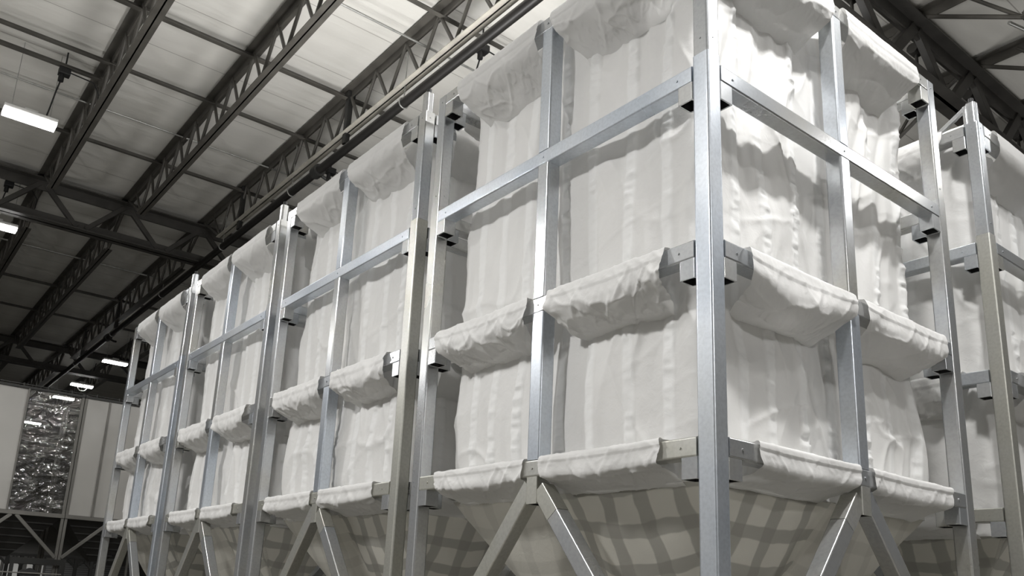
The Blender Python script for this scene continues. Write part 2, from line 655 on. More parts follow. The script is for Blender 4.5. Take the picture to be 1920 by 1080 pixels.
def sheet(name, X, Y, Z, mats, parent, closed_u=False, uv=None, matidx=None, smooth=True):
    """Grid mesh from coordinate arrays of shape (nv, nu)."""
    nv, nu = X.shape
    co = np.stack([X * U, Y * U, (Z - ZF) * U], -1).reshape(-1, 3)
    ii = np.arange(nv - 1)[:, None]
    nu_f = nu if closed_u else nu - 1
    jj = np.arange(nu_f)[None, :]
    j2 = (jj + 1) % nu
    q = np.stack([ii * nu + jj, ii * nu + j2, (ii + 1) * nu + j2, (ii + 1) * nu + jj], -1).reshape(-1, 4)
    me = bpy.data.meshes.new(name)
    me.vertices.add(len(co))
    me.vertices.foreach_set('co', co.astype(np.float32).ravel())
    me.loops.add(q.size)
    me.loops.foreach_set('vertex_index', q.astype(np.int32).ravel())
    me.polygons.add(len(q))
    me.polygons.foreach_set('loop_start', np.arange(0, q.size, 4, dtype=np.int32))
    me.polygons.foreach_set('loop_total', np.full(len(q), 4, np.int32))
    me.polygons.foreach_set('use_smooth', np.full(len(q), smooth, bool))
    for m_ in mats:
        me.materials.append(m_)
    if matidx is not None:
        me.polygons.foreach_set('material_index', matidx.astype(np.int32).ravel())
    if uv is not None:
        l = me.uv_layers.new(name='uv')
        l.data.foreach_set('uv', uv.reshape(-1, 2)[q.ravel()].astype(np.float32).ravel())
    me.update(calc_edges=True)
    me.validate()
    return link(name, me, parent)


INS = 2.0   # bag wall sits this far inside the frame's outer plane


def bag_wall(root, seed, ds, dz):
    H = W / 2 - INS
    R = 0.9
    straight = 2 * (H - R)
    arc = R * PI / 2
    per = 4 * (straight + arc)
    n = int(per / ds)
    s = np.arange(n) * per / n
    seg = per / 4
    k = (s // seg).astype(int)
    u = s % seg
    # start of each segment: the corner arc, then the straight wall (walls: front, left, back, right)
    px, py, nx, ny = [np.zeros(n) for _ in range(4)]
    on_arc = u < arc
    a = np.where(on_arc, u / arc, 1) * PI / 2
    t = np.where(on_arc, 0, u - arc)
    # local frame for k=0: corner front right, wall runs toward -x
    lx = H - R + R * np.cos(a) * 1.0
    ly = -(H - R) - R * np.sin(a)
    lx = np.where(on_arc, lx, H - R - t)
    ly = np.where(on_arc, ly, -H)
    nlx = np.where(on_arc, np.cos(a), 0.0)
    nly = np.where(on_arc, -np.sin(a), -1.0)
    ang = -k * PI / 2
    ca, sa = np.cos(ang), np.sin(ang)
    px, py = lx * ca - ly * sa, lx * sa + ly * ca
    nx, ny = nlx * ca - nly * sa, nlx * sa + nly * ca
    z = np.arange(Z0 - 1.7, Z3 + 0.2, dz)
    S, Zg = np.meshgrid(s, z)
    # seamless around the tube is not needed: the join lies on the corner arc
    drift = 0.9 * vn(S / 6, Zg / 9, seed + 3)
    d = 0.25 * vn((S + drift * 1.6) / 1.9, Zg / 16, seed)
    d += 0.10 * vn((S + drift) / 0.8, Zg / 8, seed + 5)
    cre = ridge((S + 0.28 * Zg) / 2.4, (Zg - 0.1 * S) / 7.0, seed + 9, 7)
    cre2 = ridge((S - 0.42 * Zg) / 3.1, Zg / 6.0, seed + 19, 9)
    msk = np.clip(0.5 + 1.1 * vn(S / 6, Zg / 5, seed + 23), 0, 1)
    d += 0.22 * cre * msk + 0.2 * cre2 * (1 - msk)
    # horizontal tugs
    d += 0.10 * ridge(S / 5.5, (Zg + 0.25 * S) / 2.6, seed + 29, 10) * msk
    # long folds below the upper sleeve on the outer walls, fanning from the corner
    up = np.clip((Zg - 24) / 9, 0, 1)
    us = S % seg
    fan = (us - arc) - (33.5 - Zg) * 0.32
    if seed == 11:
        d += up * 0.4 * (np.abs(vn(fan / 1.5, (33.5 - Zg) / 12, seed + 31)) ** 1.2) * (S > 3 * seg)
    # puckered strap bands
    strap = 0 * S
    kk = (S // seg).astype(int)
    for wall, cs in ((0, (2.8, 5.5, 8.4, 11.0, 14.4, 16.9, 19.4)), (1, (2.8, 5.6, 8.4, 11.2, 14.0, 16.8, 19.6)),
                     (2, (2.8, 5.6, 8.4, 11.2, 14.0, 16.8, 19.6)), (3, (1.6, 4.9, 7.8, 10.7, 13.9, 16.7, 19.2))):
        for c in cs:
            e = (us - c - 0.3 * vn(Zg / 9, c + 0.5 + wall * 7, seed))
            w = np.where(kk == wall, np.exp(-(e / 0.38) ** 8), 0)
            pk = ridge(e / 2.5 + 3.3, Zg / 0.5 + 0.35 * e, seed + int(c * 10), 4) + 0.7 * vn(e / 0.6, Zg / 0.26, seed + 77 + int(c))
            am = np.clip(0.7 + 0.8 * vn(c + 0.5 + wall * 3, Zg / 4, seed + 41), 0.3, 1.1)
            d += w * (0.05 + 0.13 * pk * am)
            strap = np.maximum(strap, w)
    d += 0.02 * fbm(S / 0.9, Zg / 1.1, seed + 51, 3)
    # belly between the beam levels, neck at each sleeve
    for za, zb, am in ((Z0 - 1, Z1 - 2.4, 0.28), (Z1 - 1.5, Z3 - 3.4, 0.12)):
        t_ = np.clip((Zg - za) / (zb - za), 0, 1)
        d += am * np.sin(PI * t_) ** 1.0
    X = px[None, :] + nx[None, :] * d - W / 2
    Y = py[None, :] + ny[None, :] * d + W / 2
    o = sheet('bag_wall', X, Y, Zg, [FABRIC], root, closed_u=True)
    at = o.data.attributes.new('strap', 'FLOAT', 'POINT')
    at.data.foreach_set('value', strap.astype(np.float32).ravel())
    return o


def spline(pts, n):
    pts = np.array(pts, float)
    m_ = len(pts)
    d = np.r_[0, np.cumsum(np.hypot(*np.diff(pts, axis=0).T))]
    tt = np.linspace(0, d[-1], n)
    out = np.zeros((n, 2))
    ext = np.vstack([2 * pts[0] - pts[1], pts, 2 * pts[-1] - pts[-2]])
    for i, t in enumerate(tt):
        k = min(max(np.searchsorted(d, t, 'right') - 1, 0), m_ - 2)
        f = (t - d[k]) / (d[k + 1] - d[k])
        p0, p1, p2, p3 = ext[k:k + 4]
        out[i] = 0.5 * ((2 * p1) + (-p0 + p2) * f + (2 * p0 - 5 * p1 + 4 * p2 - p3) * f * f + (-p0 + 3 * p1 - 3 * p2 + p3) * f ** 3)
    return out, tt


PROFILES = {
    0: [(2.15, .12), (1.2, .12), (.2, .12), (-.06, .07), (-.11, -.1), (-.12, -.45), (-.13, -.85), (.02, -1.08), (.6, -1.25), (1.4, -1.5), (2.25, -1.85)],
    1: [(2.12, .14), (1.2, .14), (.15, .14), (-.12, .06), (-.2, -.15), (-.27, -.6), (-.27, -1.1), (.0, -1.5), (.7, -1.95), (1.5, -2.35), (2.15, -2.75)],
    3: [(2.12, .16), (1.2, .16), (.15, .16), (-.12, .08), (-.2, -.15), (-.28, -.7), (-.3, -1.2), (-.02, -1.75), (.6, -2.3), (1.4, -2.95), (2.15, -3.7)],
}


def sleeve(root, k, lev, t0, t1, seed, du, sag=0.0, skew=0.0):
    z = {0: Z0, 1: Z1, 3: Z3}[lev]
    nprof = max(26, int(8 / du))
    prof, arcl = spline(PROFILES[lev], int(nprof * 1.3))
    nu = int((t1 - t0) / du) + 2
    t = np.linspace(t0, t1, nu)
    T, A = np.meshgrid(t, arcl)
    o = np.repeat(prof[:, 0][:, None], nu, 1)
    zz = np.repeat(prof[:, 1][:, None], nu, 1)
    tang = np.gradient(prof, axis=0)
    tang /= np.hypot(tang[:, 0], tang[:, 1])[:, None]
    no = np.stack([tang[:, 1], -tang[:, 0]], 1)   # outward normal of the profile
    f = (T - t0) / (t1 - t0)
    Lp = arcl[-1]
    free = np.clip((A / Lp - 0.32) / 0.25, 0, 1) * np.clip((1 - A / Lp) / 0.2, 0, 1)
    sg = sag * np.sin(PI * np.clip(f + skew * f * (1 - f), 0, 1)) * free
    base = {0: 0.9, 1: 1.3, 3: 0.75}[lev]
    lw = {0: 1.0, 1: 1.1, 3: 1.9}[lev] * (1.7 if k == 1 else 1.0)
    wr = 0.09 * vn((T + 0.5 * A) / 1.1 / lw, A / 1.8, seed) + 0.13 * (ridge((T - 0.7 * A) / 1.1 / lw, A / 2.6, seed + 3, 7) - 0.2)
    wr += 0.12 * (ridge((T + 0.9 * A) / 0.9 / lw, A / 1.5, seed + 8, 8) - 0.2)
    wr += 0.07 * (ridge((T - 0.2 * A) / 0.45, A / 1.1, seed + 14, 6) - 0.2)
    wr += 0.02 * fbm(T / 0.35, A / 0.5, seed + 12, 2)
    hem = 0.05 * (np.abs(A / Lp - 0.39) < 0.05)
    D = wr * base * (0.58 if k == 1 else 0.88) * (0.25 + 0.9 * free) + sg * 0.35 + hem
    o2 = o + no[:, 0][:, None] * D
    z2 = zz + no[:, 1][:, None] * D - sg
    # the two ends flare slightly
    endf = np.exp(-((T - t0) / 0.35) ** 2) + np.exp(-((t1 - T) / 0.35) ** 2)
    o2 -= 0.08 * endf * free
    tail = np.clip((A / Lp - 0.42) / 0.58, 0, 1) ** 1.2 * {0: 0.5, 1: 1.25, 3: 1.5}[lev]
    off = tail + 0.12 * vn(A / 0.9, f * 0 + 1, seed + 60)
    Tj = t0 + off + (t1 - t0 - 2 * off) * f
    pts = [side(k, Tj, o2, z + z2)]
    X, Y, Z = pts[0]
    return sheet('beam_sleeve', X + 0 * Z, Y + 0 * Z, Z, [FABRIC_SLEEVE], root)


def hopper(root, seed, n=60):
    """Octagonal funnel below the lowest sleeves: facets split at the corners and at the middle of each side."""
    H = W / 2 - INS - 0.1
    zt, zb, rb = Z0 - 1.55, -8.0, 1.4
    cyc = [(H, -H), (0, -H), (-H, -H), (-H, 0), (-H, H), (0, H), (H, H), (H, 0)]
    m_ = 22
    nv = n
    ring = []
    fac = []
    uu = []
    for i in range(8):
        a, b = cyc[i], cyc[(i + 1) % 8]
        for j in range(m_):
            f = j / m_
            ring.append((a[0] + (b[0] - a[0]) * f, a[1] + (b[1] - a[1]) * f))
            fac.append(i)
            uu.append((i * H + f * H))
    ring = np.array(ring)
    f_in = np.arange(len(ring)) % m_ / m_
    ang = np.arctan2(ring[:, 1], ring[:, 0])
    v = np.linspace(0, 1, nv)
    V, I = np.meshgrid(v, np.arange(len(ring)))
    V, I = V.T, I.T
    bx, by = rb * np.cos(ang), rb * np.sin(ang)
    X = ring[:, 0][None] * (1 - V) + bx[None] * V
    Y = ring[:, 1][None] * (1 - V) + by[None] * V
    Z = zt + (zb - zt) * V
    belly = np.sin(PI * f_in)[None] * np.sin(PI * np.clip(V * 1.15, 0, 1)) * 0.9
    S = np.array(uu)[None] + 0 * V
    wr = 0.12 * vn(S / 2.2, V * 5, seed + 2) + 0.06 * ridge((S + 6 * V) / 1.6, V * 6, seed + 4, 5)
    # mid-side creases pulled in under the beam centre
    mid = np.exp(-((f_in[None] - np.where(np.array(fac)[None] % 2 == 0, 1, 0)) / 0.18) ** 2) * np.sin(PI * V) * 0.7
    dd = belly + wr - mid
    nr = np.hypot(ring[:, 0], ring[:, 1])
    X = X + ring[:, 0][None] / nr[None] * dd * 0.6
    Y = Y + ring[:, 1][None] / nr[None] * dd * 0.6
    Z = Z - dd * 0.65
    slope = math.hypot(zt - zb, H)
    # horizontal coordinate measured on the face itself, from its middle
    hx = np.where(np.isin(np.array(fac), (0, 1, 4, 5))[None], X, Y)
    uv = np.stack([hx + 40, V * slope + 0 * X], -1)
    fa = np.array(fac)
    weak_backlit = np.isin(fa, (1, 6))     # halves away from the near corner: weaker backlight painted as fainter webbing
    mi = np.repeat(weak_backlit[None].astype(int), nv - 1, 0)
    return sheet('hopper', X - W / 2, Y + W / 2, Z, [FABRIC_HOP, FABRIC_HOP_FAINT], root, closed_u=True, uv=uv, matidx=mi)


BAG_LABELS = [
    'white woven fabric silo bag nearest the camera, sleeved onto its steel frame',
    'white fabric silo bag hung in the second frame of the row',
    'white fabric silo bag hung in the third frame of the row',
    'white fabric silo bag at the far end of the row, by the panel silos',
    'white fabric silo bag behind the nearest one, at the right photo edge']
SEEDS = [11, 23, 37, 41, 59]
RES = [0.11, 0.16, 0.2, 0.24, 0.16]
for i, (ox, oy) in enumerate(ORI):
    r = thing('silo_bag', BAG_LABELS[i], 'silo bag', (ox, oy, ZF), 'white fabric bags of the silos')
    sd, rs = SEEDS[i], RES[i]
    bag_wall(r, sd, rs, rs * 1.1)
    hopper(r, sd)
    sides = (0, 1, 3) if i < 4 else (0, 1)
    for k in sides:
        du = rs if (i == 0 or k == 0) else rs * 1.8
        if k == 3:
            du = rs * 2.5
        sg = 0.0
        sleeve(r, k, 0, 3.1, 11.85, sd + k * 7 + 1, du, 0.15)
        sleeve(r, k, 0, 13.2, 22.1, sd + k * 7 + 2, du, 0.15)
        s1 = 0.75 if (i == 0 and k == 1) else 0.35
        sleeve(r, k, 1, 2.7, 11.5 if k == 0 else 12.4, sd + k * 7 + 3, du, s1, 0.4)
        sleeve(r, k, 1, 13.3, 22.8, sd + k * 7 + 4, du, 0.3)
        sleeve(r, k, 3, 2.6, 11.95, sd + k * 7 + 5, du, 0.25)
        sleeve(r, k, 3, 13.15, 22.2, sd + k * 7 + 6, du, 0.25)

# ------------------------------------------------------------------ room
XW0, XW1, YW0, YW1 = -620, 230, -260, 215


def slab(name, x0, y0, z0, x1, y1, z1, mat):
    m = MB()
    c = ((x0 + x1) / 2, (y0 + y1) / 2, (z0 + z1) / 2)
    m.box(x0, y0, z0, x1, y1, z1)
    return structure(m.build(name, mat, None, c))


slab('floor', XW0, YW0, ZF - 2, XW1, YW1, ZF, FLOOR)
slab('ceiling', XW0, YW0, CEIL, XW1, YW1, CEIL + 2, CEILING)
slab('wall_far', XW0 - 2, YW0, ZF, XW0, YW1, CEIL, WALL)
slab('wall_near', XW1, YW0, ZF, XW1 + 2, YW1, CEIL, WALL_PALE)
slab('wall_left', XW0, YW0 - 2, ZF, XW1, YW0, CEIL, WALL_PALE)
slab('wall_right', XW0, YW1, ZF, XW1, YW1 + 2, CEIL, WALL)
for i, (a, b, h) in enumerate(((52, 62, 10.5), (64, 74, 7.2), (77.5, 81, 7.2), (83.5, 87.5, 7.0))):
    structure(slab('door_%d' % (i + 1), XW0, a, ZF, XW0 + 1.5, b, h, DOORW))
structure(slab('trim_1', XW0, 89, ZF, XW0 + 2, 145, 9.5, RIBBED))

# ------------------------------------------------------------------ roof steel
JY = [-9.9 + 16.1 * k for k in range(-1, 9)]
GX = [-21, -155, -289, -423]
JB, JT = 70.0, 76.6


def make_joist(x0, x1, y, mat, web_mat, label):
    r = thing('roof_joist', label, 'roof joist', (x0, y, JB), 'open-web roof joists')
    b = (x0, y, JB)
    m = MB()
    for s in (-1, 1):
        m.angle((x0, y + s * 0.12, JT + 0.95), (x1, y + s * 0.12, JT + 0.95), (0, 0, -1), 1.3, 0.14, flip=-s)
    m.box(x0, y - 0.2, JT + 0.85, x1, y + 0.2, JT + 1.0)
    m.build('top_chord', web_mat, r, b)
    m = MB()
    ea, eb = x0 + 12.5, x1 - 11.5
    for s in (-1, 1):
        m.angle((ea, y + s * 0.12, JB), (eb, y + s * 0.12, JB), (0, 0, 1), 0.95, 0.14, flip=s)
    m.box(ea, y - 0.2, JB - 0.06, eb, y + 0.2, JB + 0.06)
    m.build('bottom_chord', mat, r, b)
    m = MB()
    n = int(round((eb - ea) / 8.2))
    st = (eb - ea) / n
    for i in range(n):
        xa = ea + i * st
        m.rod((xa, y, JB + 0.2), (xa + st / 2, y, JT + 0.6), 0.27, 8)
        m.rod((xa + st, y, JB + 0.2), (xa + st / 2, y, JT + 0.6), 0.27, 8)
    for xe, xc in ((x0 + 0.8, ea), (x1 - 0.8, eb)):
        m.rod((xe, y, JT + 0.6), (xc, y, JB + 0.3), 0.3, 8)
        sx = 1 if xc > xe else -1
        m.rod((xe + sx * 5.5, y, JT + 0.5), (xc, y, JB + 0.3), 0.24, 8)
    m.build('web', web_mat, r, b)
    return r


ords = ['first', 'second', 'third', 'fourth', 'fifth', 'sixth', 'seventh']
BAY1 = [(-9.9, 'dark open-web roof joist leftmost overhead, above the near hanging light'),
        (6.2, 'dark open-web roof joist between the leftmost one and the pale joist over the pipe'),
        (22.3, 'pale-flanged open-web roof joist directly above the long dark sprinkler pipe')]
for y, l in BAY1:
    pale = y > 20
    make_joist(-155, -21, y, JOIST_PALE if pale else JOIST, JOIST, l)
BAY2 = [(-9.9, 'open-web roof joist beyond the left girder, at the left photo edge'),
        (6.2, 'open-web roof joist beyond the left girder, second from the photo edge'),
        (22.3, 'open-web roof joist beyond the left girder, above the sprinkler pipe'),
        (38.4, 'shadowed open-web roof joist beyond the left girder, right of the sprinkler pipe')]
for y, l in BAY2:
    make_joist(-289, -155, y, JOIST, JOIST, l)
BAY3 = [(6.2, 'far dark roof joist in the third bay, left of the pipe line'),
        (22.3, 'far dark roof joist in the third bay, above the end of the pipe'),
        (38.4, 'far dark roof joist in the third bay, above the two small lights')]
for y, l in BAY3:
    make_joist(-423, -289, y, JOIST, JOIST, l)
BAY0 = [(70.6, 'roof joist on the right of the heavy right girder, its end nearest the photo top'),
        (86.7, 'roof joist on the right of the heavy girder, second from the top'),
        (102.8, 'roof joist on the right of the heavy girder, lowest at the photo edge')]
for y, l in BAY0:
    make_joist(-21, 113, y, JOIST, JOIST, l)
BAY1R = [(70.6, 'roof joist behind the right girder, seen through its web near the top'),
         (86.7, 'roof joist behind the right girder, seen above the right hand silo frame'),
         (54.5, 'roof joist behind the right girder, hidden mostly by the near silo bag top')]
for y, l in BAY1R[:2]:
    make_joist(-155, -21, y, JOIST, JOIST, l)

GIRDERS = [(-21, 'heavy dark roof girder truss crossing the top right of the photo'),
           (-155, 'dark roof girder truss crossing the upper left, with wide zigzag webs'),
           (-289, 'second dark roof girder truss further down the hall, above the far lights'),
           (-423, 'farthest dark roof girder truss, just above the white panel silos')]
for gx, l in GIRDERS:
    ya, yb = -150, YW1 - 1
    if gx < -21:
        yb = 120
    r = thing('roof_girder', l, 'roof girder', (gx, ya, 68), 'roof girder trusses')
    b = (gx, ya, 68)
    m = MB()
    for s in (-1, 1):
        m.angle((gx + s * 0.25, ya, 76.3), (gx + s * 0.25, yb, 76.3), (0, 0, -1), 2.0, 0.25, flip=s)
    m.build('top_chord', DARK, r, b)
    m = MB()
    for s in (-1, 1):
        m.angle((gx + s * 0.25, ya, 67.9), (gx + s * 0.25, yb, 67.9), (0, 0, 1), 1.9, 0.25, flip=-s)
    m.build('bottom_chord', DARK, r, b)
    m = MB()
    for k in range(-8, 13):
        yj = -9.9 + 16.1 * k
        if yj - 8 < ya or yj + 8 > yb:
            continue
        w = 1.5 if gx == -21 else 0.95
        m.tube((gx, yj - 0.5, 75.6), (gx, yj - 7.2, 68.6), w, 0.9, (1, 0, 0), r=0.05, seg=1)
        m.tube((gx, yj + 0.5, 75.6), (gx, yj + 7.2, 68.6), w, 0.9, (1, 0, 0), r=0.05, seg=1)
        m.box(gx - 0.9, yj - 1.0, 76.2, gx + 0.9, yj + 1.0, 76.9)
    m.build('web', DARK, r, b)
    if gx == -21:
        for k in range(4, 8):
            yj = -9.9 + 16.1 * k
            m = MB()
            m.rod((gx - 1.2, yj + 2.5, 75.8), (gx - 1.2, yj + 2.5, 69.5), 0.22, 8)
            m.rod((gx - 1.3, yj + 1.6, 74.3), (gx - 1.3, yj + 3.2, 74.3), 0.75, 10)
            m.build('hanger', DARK, r, b)

# bridging lines that run across the joists
BR = [(-61.5, 76.2, 0.45, 'angle', 'angle bridging bar crossing the joists beside the near silo top'),
      (-66.8, 75.2, 0.16, 'rod', 'thin bright conduit crossing under the ceiling above the pipe'),
      (-88.2, 76.3, 0.55, 'angle', 'angle bridging bar crossing three joists at the top of the photo'),
      (-104.0, 76.0, 0.45, 'angle', 'angle bridging bar crossing the joists above the near hanging light'),
      (-119.4, 76.9, 0.16, 'rod', 'thin conduit crossing the ceiling just beyond the near light'),
      (-131.2, 76.0, 0.45, 'angle', 'angle bridging bar nearest the left girder'),
      (-108.3, 75.2, 0.5, 'short', 'short dark angle bar carrying the junction box and light cord'),
      (-178, 76.0, 0.4, 'angle', 'angle bridging bar just beyond the left girder'),
      (-196, 76.6, 0.25, 'rod', 'thin conduit crossing the joists beyond the left girder'),
      (-222, 76.0, 0.45, 'angle', 'angle bridging bar midway beyond the left girder'),
      (-250, 76.0, 0.4, 'angle', 'angle bridging bar before the second girder')]
for x, z, s, kind, l in BR:
    ya, yb = -60, 60
    if kind == 'short':
        ya, yb = -60, -10
    if kind == 'angle' and x > -110:
        yb = 66
    m = MB()
    if kind == 'rod':
        m.rod((x, ya, z), (x, yb, z), s, 8)
    else:
        m.angle((x, ya, z), (x, yb, z), (0, 0, 1), s * 1.6, 0.12)
    o = m.build('bridging_bar' if kind != 'rod' else 'conduit', ROD if kind == 'rod' else JOIST, None, (x, ya, z))
    tag(o, l, 'conduit' if kind == 'rod' else 'bridging bar', 'lines crossing the roof joists')
# right hand bay lines
for x, l in ((8, 'dark bridging bar right of the heavy girder, at the photo edge'),):
    m = MB()
    m.angle((x, 60, 76), (x, 200, 76), (0, 0, 1), 0.8, 0.12)
    tag(m.build('bridging_bar', JOIST, None, (x, 60, 76)), l, 'bridging bar', 'lines crossing the roof joists')
m = MB()
m.path([(-10, 70.6, 70.4), (-9, 74, 70.2), (-8, 80, 72), (-7, 90, 74), (-7, 104, 75)], 0.22)
tag(m.build('flexible_conduit', ROD, None, (-10, 70.6, 70.4)), 'pale curved cable drooping from the joist end, top right corner', 'cable')

# vertical struts on the pale joist
for x, l in ((-87.5, 'dark vertical strut between pale joist and pipe, nearest the silo'),
             (-131.5, 'dark vertical strut between pale joist and pipe, by the left girder'),
             (-222, 'dark vertical strut hanging to the pipe beyond the left girder'),
             (-262, 'dark vertical strut hanging to the pipe, before the second girder')):
    m = MB()
    m.tube((x, 22.3, 77.4), (x, 22.3, 68.2), 0.9, 0.9, (0, 1, 0), r=0.1)
    m.tube((x, 22.3, 77.3), (x, 22.3, 76.3), 1.5, 1.3, (0, 1, 0), r=0.1)
    tag(m.build('hanger_strut', FRAME_DARK, None, (x, 22.3, 68.2)), l, 'strut', 'struts above the pipe')

# sprinkler pipe
r = thing('sprinkler_pipe', 'long dark sprinkler pipe running under the pale roof joist', 'pipe', (-360, 22.3, 68))
b = (-360, 22.3, 68)
m = MB()
m.rod((-400, 22.3, 67.2), (100, 22.3, 67.2), 0.68, 16)
m.build('pipe_run', PIPE, r, b)
for x in (-97, -230, -330):
    m = MB()
    m.rod((x - 0.9, 22.3, 67.2), (x + 0.9, 22.3, 67.2), 1.05, 14)
    m.rod((x - 0.3, 22.3, 67.2), (x - 0.3, 24.2, 66.6), 0.3, 8)
    m.rod((x - 0.3, 24.2, 66.6), (x + 0.5, 24.5, 66.4), 0.3, 8)
    m.build('coupling', FRAME_DARK, r, b)
for x in (-70, -107, -140, -180, -225, -270):
    m = MB()
    m.rod((x, 22.3, 68.0), (x, 22.3, 77.9), 0.09, 6)
    h = m.build('hanger_rod', ROD, r, b)
    m = MB()
    pts = [(x, 22.3 + 0.76 * math.cos(a), 67.2 + 0.78 * math.sin(a)) for a in np.linspace(0, 2 * PI, 17)]
    m.path(pts, 0.1, 6)
    m.build('ring_clamp', ROD, h, b)

# ------------------------------------------------------------------ lights
FIX = [(-110, -18.5, 66, 0.0, 'bright hanging light fixture at the left photo edge, nearest one', False),
       (-159, -16, 66, 0.0, 'bright hanging light fixture cut off by the left edge beside the girder', False),
       (-254, 30.6, 66, 0.0, 'small bright light fixture beside the last silo, upper one', True),
       (-298, 30.6, 66, 0.0, 'small bright light fixture above the panel silos, with a cord loop below', True),
       (-327, 30.6, 66, 0.0, 'tiny light fixture just above the top of the wavy film', False),
       (-398, 32, 66, 0.0, 'blurred light fixture seen through the wavy clear film', False)]
LE = {}


def lamp(x, y, z, power, name='light_source', sx=0.68, sy=0.25, rot=0.0):
    L = bpy.data.lights.new(name, 'AREA')
    L.shape = 'RECTANGLE'
    L.size, L.size_y = sy, sx
    L.energy = power
    L.color = (1.0, 0.99, 0.98)
    o = bpy.data.objects.new(name, L)
    COL.objects.link(o)
    o.location = P(x, y, z)
    return o


def fixture(x, y, z, label, cord):
    r = thing('light_fixture', label, 'light fixture', (x, y, z), 'lit hanging light fixtures')
    b = (x, y, z)
    m = MB()
    m.tube((x, y - 3.6, z + 0.55), (x, y + 3.6, z + 0.55), 2.7, 0.7, (0, 0, 1), r=0.25)
    m.tube((x, y - 0.9, z + 1.15), (x, y + 0.9, z + 1.15), 1.2, 0.6, (0, 0, 1), r=0.1)
    m.build('housing', WHITE_PAINT, r, b)
    m = MB()
    m.tube((x, y - 3.55, z), (x, y + 3.55, z), 2.6, 0.6, (0, 0, 1), r=0.28)
    m.build('diffuser', LIGHT_ON, r, b)
    m = MB()
    for s in (-2.6, 2.6):
        m.rod((x, y + s, z + 0.9), (x, y + s, CEIL + 0.3), 0.05, 6)
    m.build('suspension_wire', ROD, r, b)
    if cord:
        m = MB()
        m.path([(x, y + 2.6, z + 1.0), (x + 0.6, y + 2.9, z + 4), (x + 1.2, y + 3.0, z + 7), (x + 1.8, y + 3.1, z + 8.6)], 0.13, 6)
        m.build('cord', BLACK, r, b)
    return r


for x, y, z, rot, l, cord in FIX:
    fx = fixture(x, y, z, l, cord)
    if x == -298:
        m = MB()
        pts = [(x + 1.4, y + 1.5 * math.cos(a), z - 1.0 + 1.1 * math.sin(a)) for a in np.linspace(0, 2 * PI, 19)]
        m.path(pts, 0.16, 6)
        m.build('cord_loop', WHITE_PAINT, fx, (x, y, z))

# junction boxes with their drop cords
for (x, y, z, l) in ((-108.3, -15.4, 74.6, 'black junction box on a bar above the near hanging light'),
                     (-157.6, -15.4, 74.6, 'black junction box on the left girder at the photo edge'),
                     (-61.3, 29.2, 74.6, 'black junction box hanging right of the pipe, near the bag top'),
                     (-108.5, 29.9, 74.6, 'black junction box hanging right of the pipe, farther along')):
    r = thing('junction_box', l, 'junction box', (x, y, z), 'black ceiling junction boxes')
    m = MB()
    m.tube((x, y - 0.8, z), (x, y + 0.8, z), 1.4, 1.1, (0, 0, 1), r=0.12)
    m.rod((x, y - 0.3, z - 0.4), (x, y - 0.3, z - 1.7), 0.4, 10)
    m.rod((x, y, z + 0.4), (x, y, CEIL), 0.12, 8)
    m.build('box_body', BLACK, r, (x, y, z))
    m = MB()
    m.path([(x, y - 0.3, z - 1.6), (x - 0.3, y - 0.6, z - 3.5), (x - 0.8, y - 0.9, z - 6.2), (x - 1.0, y - 1.1, z - 7.6)], 0.12, 6)
    m.build('drop_cord', BLACK, r, (x, y, z))
    m = MB()
    m.path([(x, y + 0.7, z + 0.2), (x - 0.2, y + 4.2, z + 0.1), (x - 1.5, y + 5.4, z - 0.8), (x - 3.5, y + 5.6, z - 2.0)], 0.1, 6)
    m.build('cable', BLACK, r, (x, y, z))

PW = 190
LAMPS = [(-110, -18.5, 65.5, 60), (-159, -16, 65.5, 60), (-16, -50, 46, 400), (-72, -50, 48, 330), (-130, -56, 50, 150), (16, 2, 57, 300),
         (-14, 31, 66, 120), (-62, 31, 66, 150), (-110, 31, 66, 60), (34, 40, 66, 120), (34, 84, 66, 150), (85, -8, 46, 420), (20, -215, 55, 330), (-110, -215, 55, 330), (-240, -215, 55, 250), (190, 40, 55, 180),  # holds unseen lamps added to brighten side walls, steel and the right face
         (-254, 30.6, 65.5, 25), (-298, 30.6, 65.5, 25), (-398, 32, 65.5, 40), (-575, 72, 22, 140)]  # last lamp is unseen, added to brighten the far doors
for x, y, z, pw in LAMPS:
    lamp(x, y, z, pw)
# unseen upward fills added to brighten the ceiling: in bag tops and beside the rows
for x, y, z, pw, sz in ((-12.5, 12.5, 36.2, 130, 1.5), (-39.5, 12.5, 36.2, 170, 1.5), (-66, 12.5, 36.2, 80, 1.5), (-75, -80, 14, 215, 1.5), (8, 112, 10, 110, 1.5)):
    o = lamp(x, y, z, pw, 'ceiling_fill', sz, sz)
    o.rotation_euler = (PI, 0, 0)


# ------------------------------------------------------------------ far panel silos
FX = -150.0
FZ, FT = 11.2, 33.3


